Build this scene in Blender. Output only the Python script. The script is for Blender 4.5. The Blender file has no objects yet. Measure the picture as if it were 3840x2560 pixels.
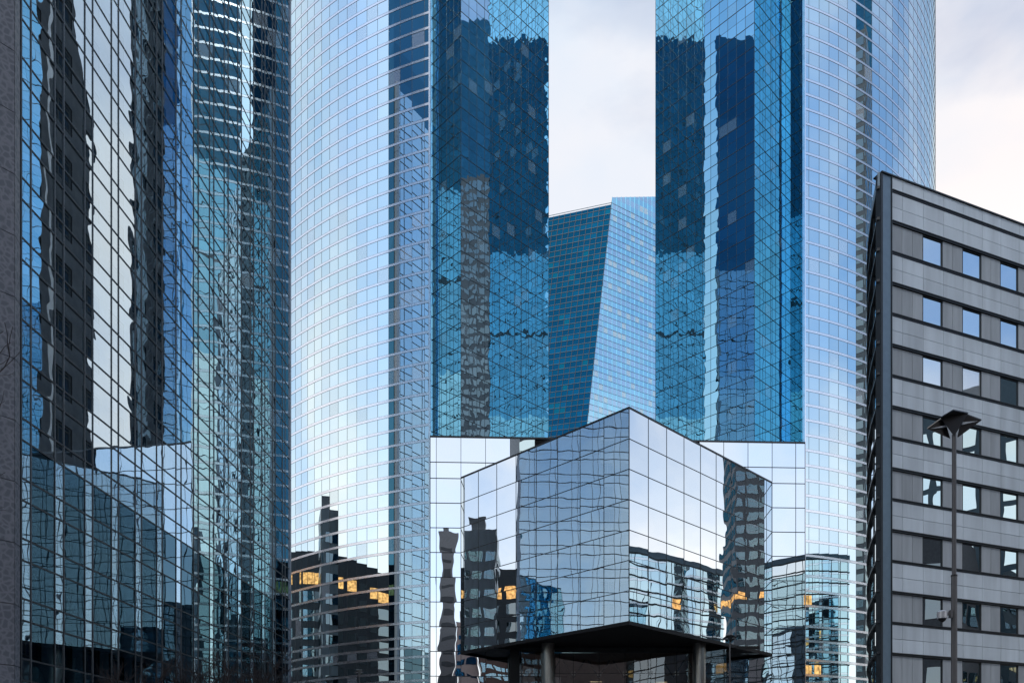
import bpy, math, random
from mathutils import Vector
random.seed(7)
SC = bpy.context.scene
COL = SC.collection
F, CX, YH, CZ = 3024.0, 1920.0, 2935.0, 1.7          # focal length and horizon in photo pixels, eye height
def PX(x, Y): return (x - CX) / F * Y
def PZ(y, Y): return CZ + (YH - y) / F * Y
def V2(a, b): return (a[0] + b[0], a[1] + b[1])

# ------------------------------------------------------------------ mesh builder
class MB:
    def __init__(s): s.v = []; s.f = []; s.p = []; s.m = []
    def quad(s, pts, pane=0.5, mi=0):
        n = len(s.v); s.v += [tuple(p) for p in pts]; s.f.append(tuple(range(n, n + len(pts)))); s.p.append(pane); s.m.append(mi)
    def hexa(s, b, t, pane=0.5, mi=0):                # b, t: four points each, counter-clockwise seen from above
        n = len(s.v); s.v += [tuple(p) for p in b] + [tuple(p) for p in t]
        for f in ((3, 2, 1, 0), (4, 5, 6, 7), (0, 1, 5, 4), (1, 2, 6, 5), (2, 3, 7, 6), (3, 0, 4, 7)):
            s.f.append(tuple(n + i for i in f)); s.p.append(pane); s.m.append(mi)
    def box(s, x0, y0, z0, x1, y1, z1, mi=0):
        s.hexa([(x0, y0, z0), (x1, y0, z0), (x1, y1, z0), (x0, y1, z0)], [(x0, y0, z1), (x1, y0, z1), (x1, y1, z1), (x0, y1, z1)], mi=mi)
    def post(s, p, t, z0, z1, w, din, dout):          # vertical bar at plan point p, tangent t
        n = (t[1], -t[0]); h = w / 2
        b = [(p[0] + a * t[0] + d * n[0], p[1] + a * t[1] + d * n[1]) for a, d in ((-h, dout), (h, dout), (h, -din), (-h, -din))]
        s.hexa([(q[0], q[1], z0) for q in b], [(q[0], q[1], z1) for q in b])
    def strip(s, pts, z0, z1, din, dout):             # band along a plan polyline
        nr = norms(pts)
        for i in range(len(pts) - 1):
            a, b, na, nb = pts[i], pts[i + 1], nr[i], nr[i + 1]
            q = [(a[0] + na[0] * dout, a[1] + na[1] * dout), (b[0] + nb[0] * dout, b[1] + nb[1] * dout),
                 (b[0] - nb[0] * din, b[1] - nb[1] * din), (a[0] - na[0] * din, a[1] - na[1] * din)]
            s.hexa([(c[0], c[1], z0) for c in q], [(c[0], c[1], z1) for c in q])
    def panes(s, pts, z0, z1, mi=0):
        for i in range(len(pts) - 1):
            a, b = pts[i], pts[i + 1]
            s.quad([(a[0], a[1], z0), (b[0], b[1], z0), (b[0], b[1], z1), (a[0], a[1], z1)], random.random(), mi)
    def tube(s, a, b, ra, rb, k=5, cap=False):
        a, b = Vector(a), Vector(b); d = (b - a)
        if d.length < 1e-6: return
        d.normalize(); u = d.orthogonal().normalized(); w = d.cross(u); n = len(s.v)
        for c, r in ((a, ra), (b, rb)):
            for i in range(k):
                t = 2 * math.pi * i / k; s.v.append(tuple(c + u * (r * math.cos(t)) + w * (r * math.sin(t))))
        for i in range(k):
            j = (i + 1) % k; s.f.append((n + i, n + j, n + k + j, n + k + i)); s.p.append(.5); s.m.append(0)
        if cap:
            s.f.append(tuple(n + k + i for i in range(k))); s.p.append(.5); s.m.append(0)
            s.f.append(tuple(n + k - 1 - i for i in range(k))); s.p.append(.5); s.m.append(0)
    def lathe(s, c, prof, k=24):
        n = len(s.v)
        for r, z in prof:
            for i in range(k):
                t = 2 * math.pi * i / k; s.v.append((c[0] + r * math.cos(t), c[1] + r * math.sin(t), z))
        for j in range(len(prof) - 1):
            for i in range(k):
                a = n + j * k + i; b = n + j * k + (i + 1) % k
                s.f.append((a, b, b + k, a + k)); s.p.append(.5); s.m.append(0)
        s.f.append(tuple(n + (len(prof) - 1) * k + i for i in range(k))); s.p.append(.5); s.m.append(0)
        s.f.append(tuple(n + k - 1 - i for i in range(k))); s.p.append(.5); s.m.append(0)
    def sheet(s, tri, off):                           # a folded sheet facet with thickness
        n = len(s.v); k = len(tri); s.v += [tuple(p) for p in tri] + [(p[0] + off[0], p[1] + off[1], p[2] + off[2]) for p in tri]
        fs = [tuple(range(n, n + k)), tuple(range(n + 2 * k - 1, n + k - 1, -1))] + [(n + i, n + k + i, n + k + (i + 1) % k, n + (i + 1) % k) for i in range(k)]
        for f in fs: s.f.append(f); s.p.append(.5); s.m.append(0)
    def build(s, name, mat, parent=None, kind=None, label=None, smooth=False):
        o3 = parent_world(parent) if parent else Vector((0, 0, 0))
        me = bpy.data.meshes.new(name)
        me.from_pydata([(x - o3[0], y - o3[1], z - o3[2]) for x, y, z in s.v], [], s.f)
        at = me.attributes.new('pane', 'FLOAT', 'FACE'); at.data.foreach_set('value', s.p)
        for m in (mat if isinstance(mat, (list, tuple)) else [mat]): me.materials.append(m)
        me.polygons.foreach_set('material_index', s.m)
        if smooth: me.polygons.foreach_set('use_smooth', [True] * len(me.polygons))
        me.update()
        o = bpy.data.objects.new(name, me); COL.objects.link(o)
        if parent: o.parent = parent
        if kind: o['kind'] = kind
        if label: o['label'] = label
        return o
def parent_world(o):
    v = Vector((0, 0, 0))
    while o is not None: v += o.location; o = o.parent
    return v
def norms(pts):
    r = []
    for i in range(len(pts)):
        a, b = pts[max(i - 1, 0)], pts[min(i + 1, len(pts) - 1)]
        tx, ty = b[0] - a[0], b[1] - a[1]; l = math.hypot(tx, ty); r.append((ty / l, -tx / l))
    return r
def tang(pts, i):
    a, b = pts[max(i - 1, 0)], pts[min(i + 1, len(pts) - 1)]
    l = math.hypot(b[0] - a[0], b[1] - a[1]); return ((b[0] - a[0]) / l, (b[1] - a[1]) / l)
def along(a, b, n): return [(a[0] + (b[0] - a[0]) * i / n, a[1] + (b[1] - a[1]) * i / n) for i in range(n + 1)]
def thing(name, label, cat, loc, group=None):
    o = bpy.data.objects.new(name, None); COL.objects.link(o); o.location = loc; o.empty_display_size = .5
    o['label'] = label; o['category'] = cat
    if group: o['group'] = group
    return o
def many(name, mbs, mat, parent, limit=100):          # the first hundred as parts, the rest as one
    for mb in mbs[:limit]: mb.build(name, mat, parent)
    if len(mbs) > limit:
        r = MB()
        for mb in mbs[limit:]:
            n = len(r.v); r.v += mb.v; r.f += [tuple(n + i for i in f) for f in mb.f]; r.p += mb.p; r.m += mb.m
        r.build(name, mat, parent, kind='stuff')
def cap(poly, z0, z1, name, mat, parent, walls=()):   # roof slab and plain hidden walls of a plan polygon
    mb = MB(); mb.quad([(x, y, z1) for x, y in poly])
    for i in walls:
        a, b = poly[i], poly[(i + 1) % len(poly)]
        mb.quad([(a[0], a[1], z0), (b[0], b[1], z0), (b[0], b[1], z1), (a[0], a[1], z1)])
    return mb.build(name, mat, parent)

# ------------------------------------------------------------------ materials
def nmat(name):
    m = bpy.data.materials.new(name); m.use_nodes = True; nt = m.node_tree; nt.nodes.clear()
    out = nt.nodes.new('ShaderNodeOutputMaterial'); return m, nt, out
def N(nt, t, **k):
    n = nt.nodes.new(t)
    for a, b in k.items(): setattr(n, a, b)
    return n
def L(nt, a, b): nt.links.new(a, b)
def math_n(nt, op, a, b=None, clamp=False):
    n = N(nt, 'ShaderNodeMath', operation=op, use_clamp=clamp)
    for i, v in enumerate((a, b)):
        if v is None: continue
        if isinstance(v, (int, float)): n.inputs[i].default_value = v
        else: L(nt, v, n.inputs[i])
    return n.outputs[0]
def mixc(nt, fac, a, b):
    n = N(nt, 'ShaderNodeMix', data_type='RGBA')
    for s, v in ((n.inputs['Factor'], fac), (n.inputs[6], a), (n.inputs[7], b)):
        if isinstance(v, tuple): s.default_value = (*v, 1) if len(v) == 3 else v
        elif isinstance(v, (int, float)): s.default_value = v
        else: L(nt, v, s)
    return n.outputs[2]
def ramp(nt, v, a, b, c0=0.0, c1=1.0):
    n = N(nt, 'ShaderNodeMapRange', clamp=True); L(nt, v, n.inputs[0])
    for i, x in enumerate((a, b, c0, c1)): n.inputs[i + 1].default_value = x
    return n.outputs[0]
def glass(name, tint, refl, inner, amp, scale, rough=.0, see=False, graze=.6, blinds=0.0, blindcol=(.55, .6, .65), spread=.06, fine=0.0):
    """Coated glazing: every pane carries its own random number, so that its slight bow differs from its neighbours'."""
    m, nt, out = nmat(name)
    pane = N(nt, 'ShaderNodeAttribute', attribute_name='pane').outputs['Fac']
    pos = N(nt, 'ShaderNodeNewGeometry').outputs['Position']
    w = math_n(nt, 'MULTIPLY', pane, 91.7)
    no = N(nt, 'ShaderNodeTexNoise', noise_dimensions='4D'); L(nt, pos, no.inputs['Vector']); L(nt, w, no.inputs['W'])
    no.inputs['Scale'].default_value = scale; no.inputs['Detail'].default_value = .6
    h = math_n(nt, 'MULTIPLY', no.outputs[0], amp)
    if fine:
        n2 = N(nt, 'ShaderNodeTexNoise', noise_dimensions='4D'); L(nt, pos, n2.inputs['Vector']); L(nt, w, n2.inputs['W'])
        n2.inputs['Scale'].default_value = scale * 3.1; n2.inputs['Detail'].default_value = 0
        h = math_n(nt, 'ADD', h, math_n(nt, 'MULTIPLY', n2.outputs[0], fine))
    bu = N(nt, 'ShaderNodeBump'); bu.inputs['Strength'].default_value = 1; bu.inputs['Distance'].default_value = 1; L(nt, h, bu.inputs['Height'])
    wn = N(nt, 'ShaderNodeTexWhiteNoise', noise_dimensions='1D'); L(nt, w, wn.inputs['W'])
    var = ramp(nt, wn.outputs[0], 0, 1, 1 - spread, 1 + spread)
    vs = N(nt, 'ShaderNodeVectorMath', operation='SCALE'); vs.inputs[0].default_value = tint; L(nt, var, vs.inputs['Scale'])
    gl = N(nt, 'ShaderNodeBsdfGlossy'); gl.inputs['Roughness'].default_value = rough
    L(nt, vs.outputs[0], gl.inputs['Color']); L(nt, bu.outputs[0], gl.inputs['Normal'])
    lw = N(nt, 'ShaderNodeLayerWeight'); lw.inputs['Blend'].default_value = .5
    fac = math_n(nt, 'ADD', refl, math_n(nt, 'MULTIPLY', math_n(nt, 'POWER', lw.outputs['Facing'], 1.7), (1 - refl) * graze), True)
    if see:
        ins = N(nt, 'ShaderNodeBsdfTransparent'); ins.inputs['Color'].default_value = (*inner, 1)
    else:
        ins = N(nt, 'ShaderNodeBsdfDiffuse'); ins.inputs['Color'].default_value = (*inner, 1)
        if blinds:
            b = math_n(nt, 'GREATER_THAN', wn.outputs[0], 1 - blinds)
            L(nt, mixc(nt, b, inner, blindcol), ins.inputs['Color'])
            fac = math_n(nt, 'SUBTRACT', fac, math_n(nt, 'MULTIPLY', b, .22))
    mx = N(nt, 'ShaderNodeMixShader'); L(nt, fac, mx.inputs[0]); L(nt, ins.outputs[0], mx.inputs[1]); L(nt, gl.outputs[0], mx.inputs[2])
    L(nt, mx.outputs[0], out.inputs[0]); return m
def solid(name, col, rough=.5, metal=0.0, noise=.12, scale=3.0, streak=False, bump=0.0):
    m, nt, out = nmat(name)
    p = N(nt, 'ShaderNodeBsdfPrincipled'); p.inputs['Roughness'].default_value = rough; p.inputs['Metallic'].default_value = metal
    pos = N(nt, 'ShaderNodeNewGeometry').outputs['Position']
    mp = N(nt, 'ShaderNodeMapping'); L(nt, pos, mp.inputs[0])
    if streak: mp.inputs['Scale'].default_value = (1, 1, .12)
    no = N(nt, 'ShaderNodeTexNoise'); L(nt, mp.outputs[0], no.inputs['Vector']); no.inputs['Scale'].default_value = scale; no.inputs['Detail'].default_value = 6
    pane = N(nt, 'ShaderNodeAttribute', attribute_name='pane').outputs['Fac']
    v = math_n(nt, 'ADD', ramp(nt, no.outputs[0], .25, .75, 1 - noise, 1 + noise), ramp(nt, pane, 0, 1, -noise * .5, noise * .5))
    vs = N(nt, 'ShaderNodeVectorMath', operation='SCALE'); vs.inputs[0].default_value = col; L(nt, v, vs.inputs['Scale'])
    L(nt, vs.outputs[0], p.inputs['Base Color'])
    if bump:
        bu = N(nt, 'ShaderNodeBump'); bu.inputs['Strength'].default_value = .6; bu.inputs['Distance'].default_value = bump; L(nt, no.outputs[0], bu.inputs['Height']); L(nt, bu.outputs[0], p.inputs['Normal'])
    L(nt, p.outputs[0], out.inputs[0]); return m
def matte(name, col):
    m = solid(name, col, .95); [n for n in m.node_tree.nodes if n.type == 'BSDF_PRINCIPLED'][0].inputs['Specular IOR Level'].default_value = .02; return m
def lit(name, col, strength):
    m, nt, out = nmat(name)
    e = N(nt, 'ShaderNodeEmission'); e.inputs['Color'].default_value = (*col, 1)
    pos = N(nt, 'ShaderNodeNewGeometry').outputs['Position']
    no = N(nt, 'ShaderNodeTexNoise'); L(nt, pos, no.inputs['Vector']); no.inputs['Scale'].default_value = 1.6
    L(nt, math_n(nt, 'MULTIPLY', ramp(nt, no.outputs[0], .3, .7, .35, 1.3), strength), e.inputs['Strength'])
    L(nt, e.outputs[0], out.inputs[0]); return m
def granite(name):
    m, nt, out = nmat(name)
    p = N(nt, 'ShaderNodeBsdfPrincipled'); p.inputs['Roughness'].default_value = .55
    pos = N(nt, 'ShaderNodeNewGeometry').outputs['Position']
    wp = N(nt, 'ShaderNodeTexNoise'); L(nt, pos, wp.inputs['Vector']); wp.inputs['Scale'].default_value = 3
    ad = N(nt, 'ShaderNodeVectorMath', operation='ADD'); L(nt, pos, ad.inputs[0])
    sc = N(nt, 'ShaderNodeVectorMath', operation='SCALE'); L(nt, wp.outputs[1], sc.inputs[0]); sc.inputs['Scale'].default_value = .22; L(nt, sc.outputs[0], ad.inputs[1])
    vo = N(nt, 'ShaderNodeTexVoronoi', feature='DISTANCE_TO_EDGE'); L(nt, ad.outputs[0], vo.inputs['Vector']); vo.inputs['Scale'].default_value = 2.7
    vc = N(nt, 'ShaderNodeTexVoronoi'); L(nt, ad.outputs[0], vc.inputs['Vector']); vc.inputs['Scale'].default_value = 2.7
    e = ramp(nt, vo.outputs['Distance'], .05, .22)
    c = mixc(nt, e, (.26, .265, .285), (.15, .16, .18))
    c = mixc(nt, math_n(nt, 'MULTIPLY', vc.outputs['Color'], .35), c, (.13, .135, .15))
    L(nt, c, p.inputs['Base Color']); L(nt, p.outputs[0], out.inputs[0]); return m

M = {}
M['silver'] = glass('silver_mirror_glass', (.86, .95, 1.0), .86, (.02, .035, .045), .021, .30, spread=.03, fine=.0012)
M['pale'] = glass('pale_blue_glass', (.80, .97, 1.0), .90, (.03, .06, .09), .0045, .33, blinds=.05, spread=.05)
M['blue'] = glass('clear_blue_glass', (.57, .80, .93), .90, (.004, .03, .06), .011, .5, blinds=.04, blindcol=(.25, .38, .46), spread=.08, fine=.0004)
M['blue2'] = glass('deep_blue_glass', (.30, .62, .81), .90, (.003, .025, .055), .011, .5, blinds=.05, blindcol=(.22, .36, .46), spread=.08, fine=.0004)
M['screen'] = glass('screen_glass', (.74, .91, 1.0), .49, (.90, .97, 1.0), .010, .5, see=True, graze=1.0, spread=.03)
M['screen_low'] = glass('dark_clear_glass', (.45, .75, .9), .12, (.07, .12, .15), .012, .35, see=True, graze=.35)
M['lobby'] = glass('lobby_glass', (.75, .82, .85), .20, (.6, .64, .64), .010, .35, see=True)
M['office'] = glass('office_window_glass', (.88, .96, 1.0), .74, (.012, .02, .026), .012, .45, blinds=.16, blindcol=(.42, .43, .43))
M['side'] = glass('curved_side_glass', (.86, .93, .97), .82, (.008, .02, .03), .008, .4)
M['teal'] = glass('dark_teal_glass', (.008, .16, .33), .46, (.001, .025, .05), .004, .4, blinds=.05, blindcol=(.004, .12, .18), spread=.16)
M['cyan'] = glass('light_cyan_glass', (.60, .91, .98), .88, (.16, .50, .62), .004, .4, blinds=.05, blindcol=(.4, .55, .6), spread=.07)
M['navy'] = glass('navy_tower_glass', (.06, .21, .32), .62, (.004, .012, .02), .010, .3, spread=.1)
M['midblue'] = glass('mid_blue_tower_glass', (.36, .66, .84), .78, (.01, .03, .05), .008, .3, spread=.1)
M['core'] = glass('core_dark_glass', (.07, .20, .30), .62, (.002, .006, .010), .008, .3, spread=.1)
M['darkglass'] = glass('dim_window_glass', (.6, .7, .75), .35, (.01, .02, .022), .01, .4)
M['reflection_white'] = solid('white_reflection_strip', (.82, .84, .86), .6, noise=.05)
M['slate'] = solid('slate_blue_transom', (.10, .17, .21), .5)
M['white_metal'] = solid('white_band_metal', (.93, .95, .975), .20, .9, noise=.05)
M['grey_metal'] = solid('grey_post_metal', (.34, .38, .44), .4, .3, noise=.08)
M['dark_metal'] = solid('dark_mullion_metal', (.018, .024, .030), .45, noise=.1)
M['mid_metal'] = solid('bronze_grey_mullion', (.12, .125, .135), .4, .4, noise=.1)
M['black'] = solid('black_soffit_metal', (.008, .008, .009), .6, noise=.2)
M['matte'] = matte('matte_dark_backdrop', (.012, .016, .02))
M['steel'] = solid('brushed_steel', (.42, .40, .37), .32, .9, noise=.12, scale=8)
M['bluesteel'] = solid('blue_grey_pilaster', (.16, .23, .29), .4, .2, noise=.1)
M['stone'] = solid('pale_grey_stone', (.59, .66, .71), .6, noise=.17, scale=1.3, streak=True)
M['stone_dark'] = solid('mid_grey_stone', (.38, .415, .44), .6, noise=.17, scale=2.2, streak=True)
M['granite'] = granite('mottled_granite')
M['innerwall'] = solid('inner_wall_stone', (.74, .82, .88), .7, noise=.15, scale=2)
M['innerglass'] = solid('inner_window_dark', (.004, .11, .24), .75, noise=.3)
M['frame_blue'] = solid('pale_blue_frame', (.36, .46, .50), .5)
M['pink'] = solid('pinkish_stone', (.55, .42, .38), .7, noise=.12)
M['brick'] = solid('brown_brick', (.16, .10, .085), .8, noise=.2)
M['charcoal'] = solid('charcoal_cladding', (.10, .105, .115), .6, noise=.2)
M['concrete'] = solid('grey_concrete', (.32, .32, .33), .8, noise=.15)
M['roof'] = solid('roof_gravel', (.2, .2, .2), .9)
M['bark'] = solid('dark_bark', (.035, .027, .025), .9, noise=.3, scale=12)
M['lamp_black'] = solid('black_lamp_paint', (.010, .010, .011), .35, noise=.15)
M['lamp_pole'] = solid('grey_pole_paint', (.12, .12, .125), .45, .3, noise=.1)
M['lens'] = solid('frosted_lens', (.45, .5, .55), .5)
M['cam_white'] = solid('pale_camera_housing', (.55, .57, .6), .3, .2)
M['warm'] = lit('warm_lit_window', (1.0, .50, .17), 1.0)
M['dimwarm'] = lit('dim_lit_window', (1.0, .75, .45), .35)
M['bulb'] = lit('lit_lamp', (1.0, .8, .5), 6.0)

# ------------------------------------------------------------------ ground
def paving():
    m, nt, out = nmat('grey_paving')
    p = N(nt, 'ShaderNodeBsdfPrincipled'); p.inputs['Roughness'].default_value = .8
    pos = N(nt, 'ShaderNodeNewGeometry').outputs['Position']
    br = N(nt, 'ShaderNodeTexBrick'); L(nt, pos, br.inputs['Vector']); br.inputs['Scale'].default_value = 1.0
    br.inputs['Color1'].default_value = (.16, .16, .165, 1); br.inputs['Color2'].default_value = (.2, .195, .19, 1); br.inputs['Mortar'].default_value = (.08, .08, .08, 1)
    br.inputs['Mortar Size'].default_value = .012
    L(nt, br.outputs[0], p.inputs['Base Color']); L(nt, p.outputs[0], out.inputs[0]); return m
g = MB(); g.quad([(-3000, -3000, 0), (3000, -3000, 0), (3000, 4000, 0), (-3000, 4000, 0)])
o = g.build('ground', paving()); o['kind'] = 'structure'

# ------------------------------------------------------------------ shared plan of the two towers and the block between them
TOP = 152.0
def wall_point(x):                                     # on the frontal podium wall
    q = (x - CX) / F; Y = (100 + .04 * 10.15) / (1 - .04 * q); return (q * Y, Y)
LC = wall_point(1728.5); RC = wall_point(2829)         # tower corners
DR = (3110 / 4338, 3024 / 4338); DL = (-2940 / 4217, 3024 / 4217)   # the two 45 degree directions
def ray_circle(x, c, R):
    q = (x - CX) / F; l = math.hypot(q, 1); d = (q / l, 1 / l); b = d[0] * c[0] + d[1] * c[1]
    t = b - math.sqrt(b * b - (c[0] ** 2 + c[1] ** 2) + R * R); return (d[0] * t, d[1] * t)
bands_y = [381.4 - 57.05 * k for k in range(6, 0, -1)] + [381.4 + 57.05 * k for k in range(11)] + [1008.9 + 57.1 * k for k in range(6)] \
    + [1351.5 + 58.29 * k for k in range(10)] + [1934.4, 1993, 2049.2, 2128.4, 2186, 2244, 2323.4, 2379.8, 2417.4, 2453.7, 2511.4, 2543, 2600, 2657, 2714, 2771, 2828, 2885]
bz = [CZ + (YH - y) / F * 100 for y in bands_y]
while bz[0] < TOP - 2: bz.insert(0, bz[0] + 1.885)
BAND = .30
def curved_skin(pts, parent, extra):
    """Glazing storeys, white bands and mullions along a curved plan line."""
    zs = bz + [0.0]
    mbs = []; sp = []
    for i in range(len(bz)):
        hi = bz[i] - BAND; lo = zs[i + 1]
        if hi - lo > .2:
            m = MB(); m.panes(pts, lo, hi); mbs.append(m)
        m = MB(); m.strip(pts, bz[i] - BAND, bz[i], .05, .022); sp.append(m)
    order = sorted(range(len(mbs)), key=lambda i: abs(mbs[i].v[0][2] - 45))
    many('window_band', [mbs[i] for i in order], M['pale'], parent)
    order = sorted(range(len(sp)), key=lambda i: abs(sp[i].v[0][2] - 45))
    many('spandrel_band', [sp[i] for i in order], M['white_metal'], parent)
    tr = []
    for i in range(len(bz)):                           # dark drip lines under and over each white band
        m = MB(); m.strip(pts, bz[i] - BAND - .018, bz[i] - BAND, .03, .026); m.strip(pts, bz[i], bz[i] + .016, .03, .026); tr.append(m)
    many('transom', [tr[i] for i in order], M['dark_metal'], parent)
    mu = []
    for i in range(1, len(pts) - 1):
        m = MB(); m.post(pts[i], tang(pts, i), 0, bz[0], .045, .05, .012); mu.append(m)
    many('mullion', mu, M['dark_metal'], parent)
lz = [CZ + 45.34 + 2.967 * k for k in range(-1, 40) if CZ + 45.34 + 2.967 * k < TOP]
def flat_skin(faces, zbase, parent, gm):
    """Blue glazing of the folded tower fronts: rows of half-storey panes, heavy and light transoms, mullions."""
    z = [zbase] + [q + d for q in lz for d in (0, 1.4835) if q + d > zbase + .3]
    rows, heavy, light = [], [], []
    for i in range(len(z) - 1):
        m = MB()
        for f in faces: m.panes(f, z[i], z[i + 1])
        rows.append(m)
        m = MB(); hv = any(abs(z[i] - q) < .01 for q in lz)
        for f in faces: m.strip(f, z[i] - (.032 if hv else .012), z[i] + (.032 if hv else .012), .03, .03 if hv else .015)
        (heavy if hv else light).append(m)
    many('window_band', rows, gm, parent); many('transom', heavy, M['dark_metal'], parent); many('glazing_joint', light, M['dark_metal'], parent)
    mu = []
    for f in faces:
        for i in range(len(f)):
            m = MB(); m.post(f[i], tang(f, i), zbase, z[-1], .036, .03, .02); mu.append(m)
    many('mullion', mu, M['dark_metal'], parent)
    return z[-1]

# ---- left tower
CC, CR = (6.27, 151.5), 54.0
cx_l = [1040 + .2551 * q for q in (268, 352, 445, 545, 652, 770, 895, 1027, 1168, 1318, 1475, 1637, 1805, 1980, 2165, 2237)]
pts = [ray_circle(x, CC, CR) for x in cx_l]
a0 = math.atan2(pts[0][0] - CC[0], CC[1] - pts[0][1])
left = [(CC[0] + CR * math.sin(a0 - .0302 * k), CC[1] - CR * math.cos(a0 - .0302 * k)) for k in range(16, 0, -1)]
C_line = left + pts
ZF = CZ + 42.93                                        # top of the podium wall
lt = thing('curved_tower', 'curved pale blue glass tower with thin white bands, left of the central gap of sky', 'tower', (0, 120, 0), 'twin glass towers')
curved_skin(C_line, lt, None)
s_ = (LC[0] - C_line[-1][0]) / -DL[0]; L1e = (C_line[-1][0], LC[1] + DL[1] * s_); L2e = (LC[0] + DR[0] * 15.9, LC[1] + DR[1] * 15.9)
L1 = along(L1e, LC, 4); L2 = along(LC, L2e, 12)
lt2 = flat_skin([L1, L2], ZF + .06, lt, M['blue'])
fl = MB(); fl.panes(along(C_line[-1], L1e, 4), ZF + .06, bz[0]); fl.build('notch_glazing', M['pale'], lt)
ep = MB(); ep.post(C_line[-1], tang(C_line, len(C_line) - 1), 0, bz[0], .16, .35, .10); ep.build('edge_trim', M['white_metal'], lt)
cap(C_line + [L1e, LC, L2e, (-28, 146), (-34, 165)], 0, bz[0] - .4, 'roof', M['roof'], lt)
m = MB(); m.panes([L2e, (-28, 146), (-34, 165), C_line[0]], 0, bz[0] - .4); m.build('rear_glazing', M['blue'], lt)

# ---- right tower
GC, GR = (20.4, 153.7), 53.4
gstart = ray_circle(3018, GC, GR); g0 = math.atan2(gstart[0] - GC[0], GC[1] - gstart[1])
G_line = [gstart] + [(GC[0] + GR * math.sin(g0 + .0118 + .0304 * k), GC[1] - GR * math.cos(g0 + .0118 + .0304 * k)) for k in range(48)]
rt = thing('curved_tower', 'curved pale blue glass tower with thin white bands, behind the grey stone building at right', 'tower', (25, 125, 0), 'twin glass towers')
curved_skin(G_line, rt, None)
s_ = (G_line[0][0] - RC[0]) / DR[0]; R1e = (G_line[0][0], RC[1] + DR[1] * s_); R2e = (RC[0] + DL[0] * 15.1, RC[1] + DL[1] * 15.1)
R2 = along(R2e, RC, 12); R1 = along(RC, R1e, 7)
flat_skin([R2, R1], ZF + .06, rt, M['blue2'])
fl = MB(); fl.panes(along(R1e, G_line[0], 8), ZF + .06, bz[0]); fl.build('notch_glazing', M['pale'], rt)
ep = MB(); ep.post(G_line[0], tang(G_line, 0), 0, bz[0], .16, .35, .10); ep.build('edge_trim', M['white_metal'], rt)
cap([R2e, RC, R1e] + G_line + [(54, 174)], 0, bz[0] - .4, 'roof', M['roof'], rt)
RM, RN = [(R2e[0] + .553 * u, R2e[1] + u) for u in (10, 7.5)]
m = MB(); m.panes([G_line[-1], (54, 174), RM], 0, bz[0] - .4); m.panes([RN, R2e], 0, bz[0] - .4); m.build('rear_wall', M['matte'], rt)  # unseen rear wall, shaped and blackened to darken the left facade's reflection
m = MB(); m.panes([RM, RN], 0, bz[0] - .4); m.build('unseen_bright_strip', M['reflection_white'], rt)  # unseen white strip added to brighten the left facade's reflection

# ---- podium wall between the towers
pod = thing('glass_podium', 'flat mirror glass wall of large square panes, behind the pointed glass block', 'building', (13, 101, 0))
fx = [1613.5, 1636] + [1728.5 + 92.4 * k for k in range(0, 4)] + [2098, 2190, 2282, 2374, 2466, 2558, 2623, 2714, 2805, 2895.5, 2984, 3019]
fp = [wall_point(x) for x in fx]
CT = CZ + 37.8; RH = 3.064
fz = [ZF, CT + 2.0] + [CT - RH * k for k in range(0, 14)]
fz = [z for z in fz if z > .3] + [0]
pan = []
for i in range(len(fz) - 1):
    for j in range(len(fp) - 1):
        if 5 <= j < 12 and fz[i] > 17 : continue       # behind the pointed block
        m = MB(); m.panes(fp[j:j + 2], fz[i + 1], fz[i]); pan.append(m)
many('glass_panel', pan, M['silver'], pod)
tr = []
for z in fz[1:-1]:
    m = MB(); m.strip(fp, z - .045, z + .045, .03, .03); tr.append(m)
many('transom', tr, M['dark_metal'], pod)
mu = []
for i in range(len(fp)):
    m = MB(); m.post(fp[i], tang(fp, i), 0, ZF, .06, .03, .028); mu.append(m)
many('mullion', mu, M['dark_metal'], pod)
m = MB(); m.strip(fp, ZF - .06, ZF + .14, .5, .08); m.build('coping', M['dark_metal'], pod)
m = MB(); m.quad([(fp[0][0], fp[0][1], ZF), (fp[-1][0], fp[-1][1], ZF), (fp[-1][0] + 4, fp[-1][1] + 20, ZF), (fp[0][0] - 2, fp[0][1] + 20, ZF)]); m.build('roof', M['roof'], pod)

# ---- the pointed glass block
P0 = (PX(2359, 81.36), 81.36)
PL = wall_point(1728.5); PL = (PL[0], PL[1] - .06); PR = wall_point(2894); PR = (PR[0], PR[1] - .06)
CB = CT - 7 * RH
blk = thing('pointed_glass_block', 'pointed mirror glass block jutting over a black soffit, between the twin towers', 'building', (P0[0], 95, 0))
lf, rf = along(PL, P0, 8), along(P0, PR, 9)
pan = []
for face in (lf, rf):
    for j in range(len(face) - 1):
        for i in range(7):
            m = MB(); m.panes(face[j:j + 2], CT - RH * (i + 1), CT - RH * i); pan.append((face[j][1] + face[j + 1][1], m))
pan.sort(key=lambda t: t[0])
many('glass_panel', [p for _, p in pan], M['silver'], blk)
tr = []
for face in (lf, rf):
    for i in range(1, 7):
        z = CT - RH * i; m = MB(); m.strip(face, z - .035, z + .035, .03, .03); tr.append(m)
many('transom', tr, M['dark_metal'], blk)
mu = []
for face, r in ((lf, range(0, 8)), (rf, range(1, 10))):
    for i in r:
        m = MB(); m.post(face[i], tang(face, i), CB, CT, .055, .03, .028); mu.append(m)
many('mullion', mu, M['dark_metal'], blk)
m = MB(); m.post(P0, (1, 0), CB, CT, .10, .06, .03); m.build('corner_post', M['dark_metal'], blk)
for nm, z0, z1, of in (('coping', CT - .03, CT + .16, .06), ('bottom_rail', CB - .35, CB + .02, .04)):
    m = MB(); m.strip([PL, P0, PR], z0, z1, .25, of); m.build(nm, M['dark_metal'] if nm == 'coping' else M['black'], blk)
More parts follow.
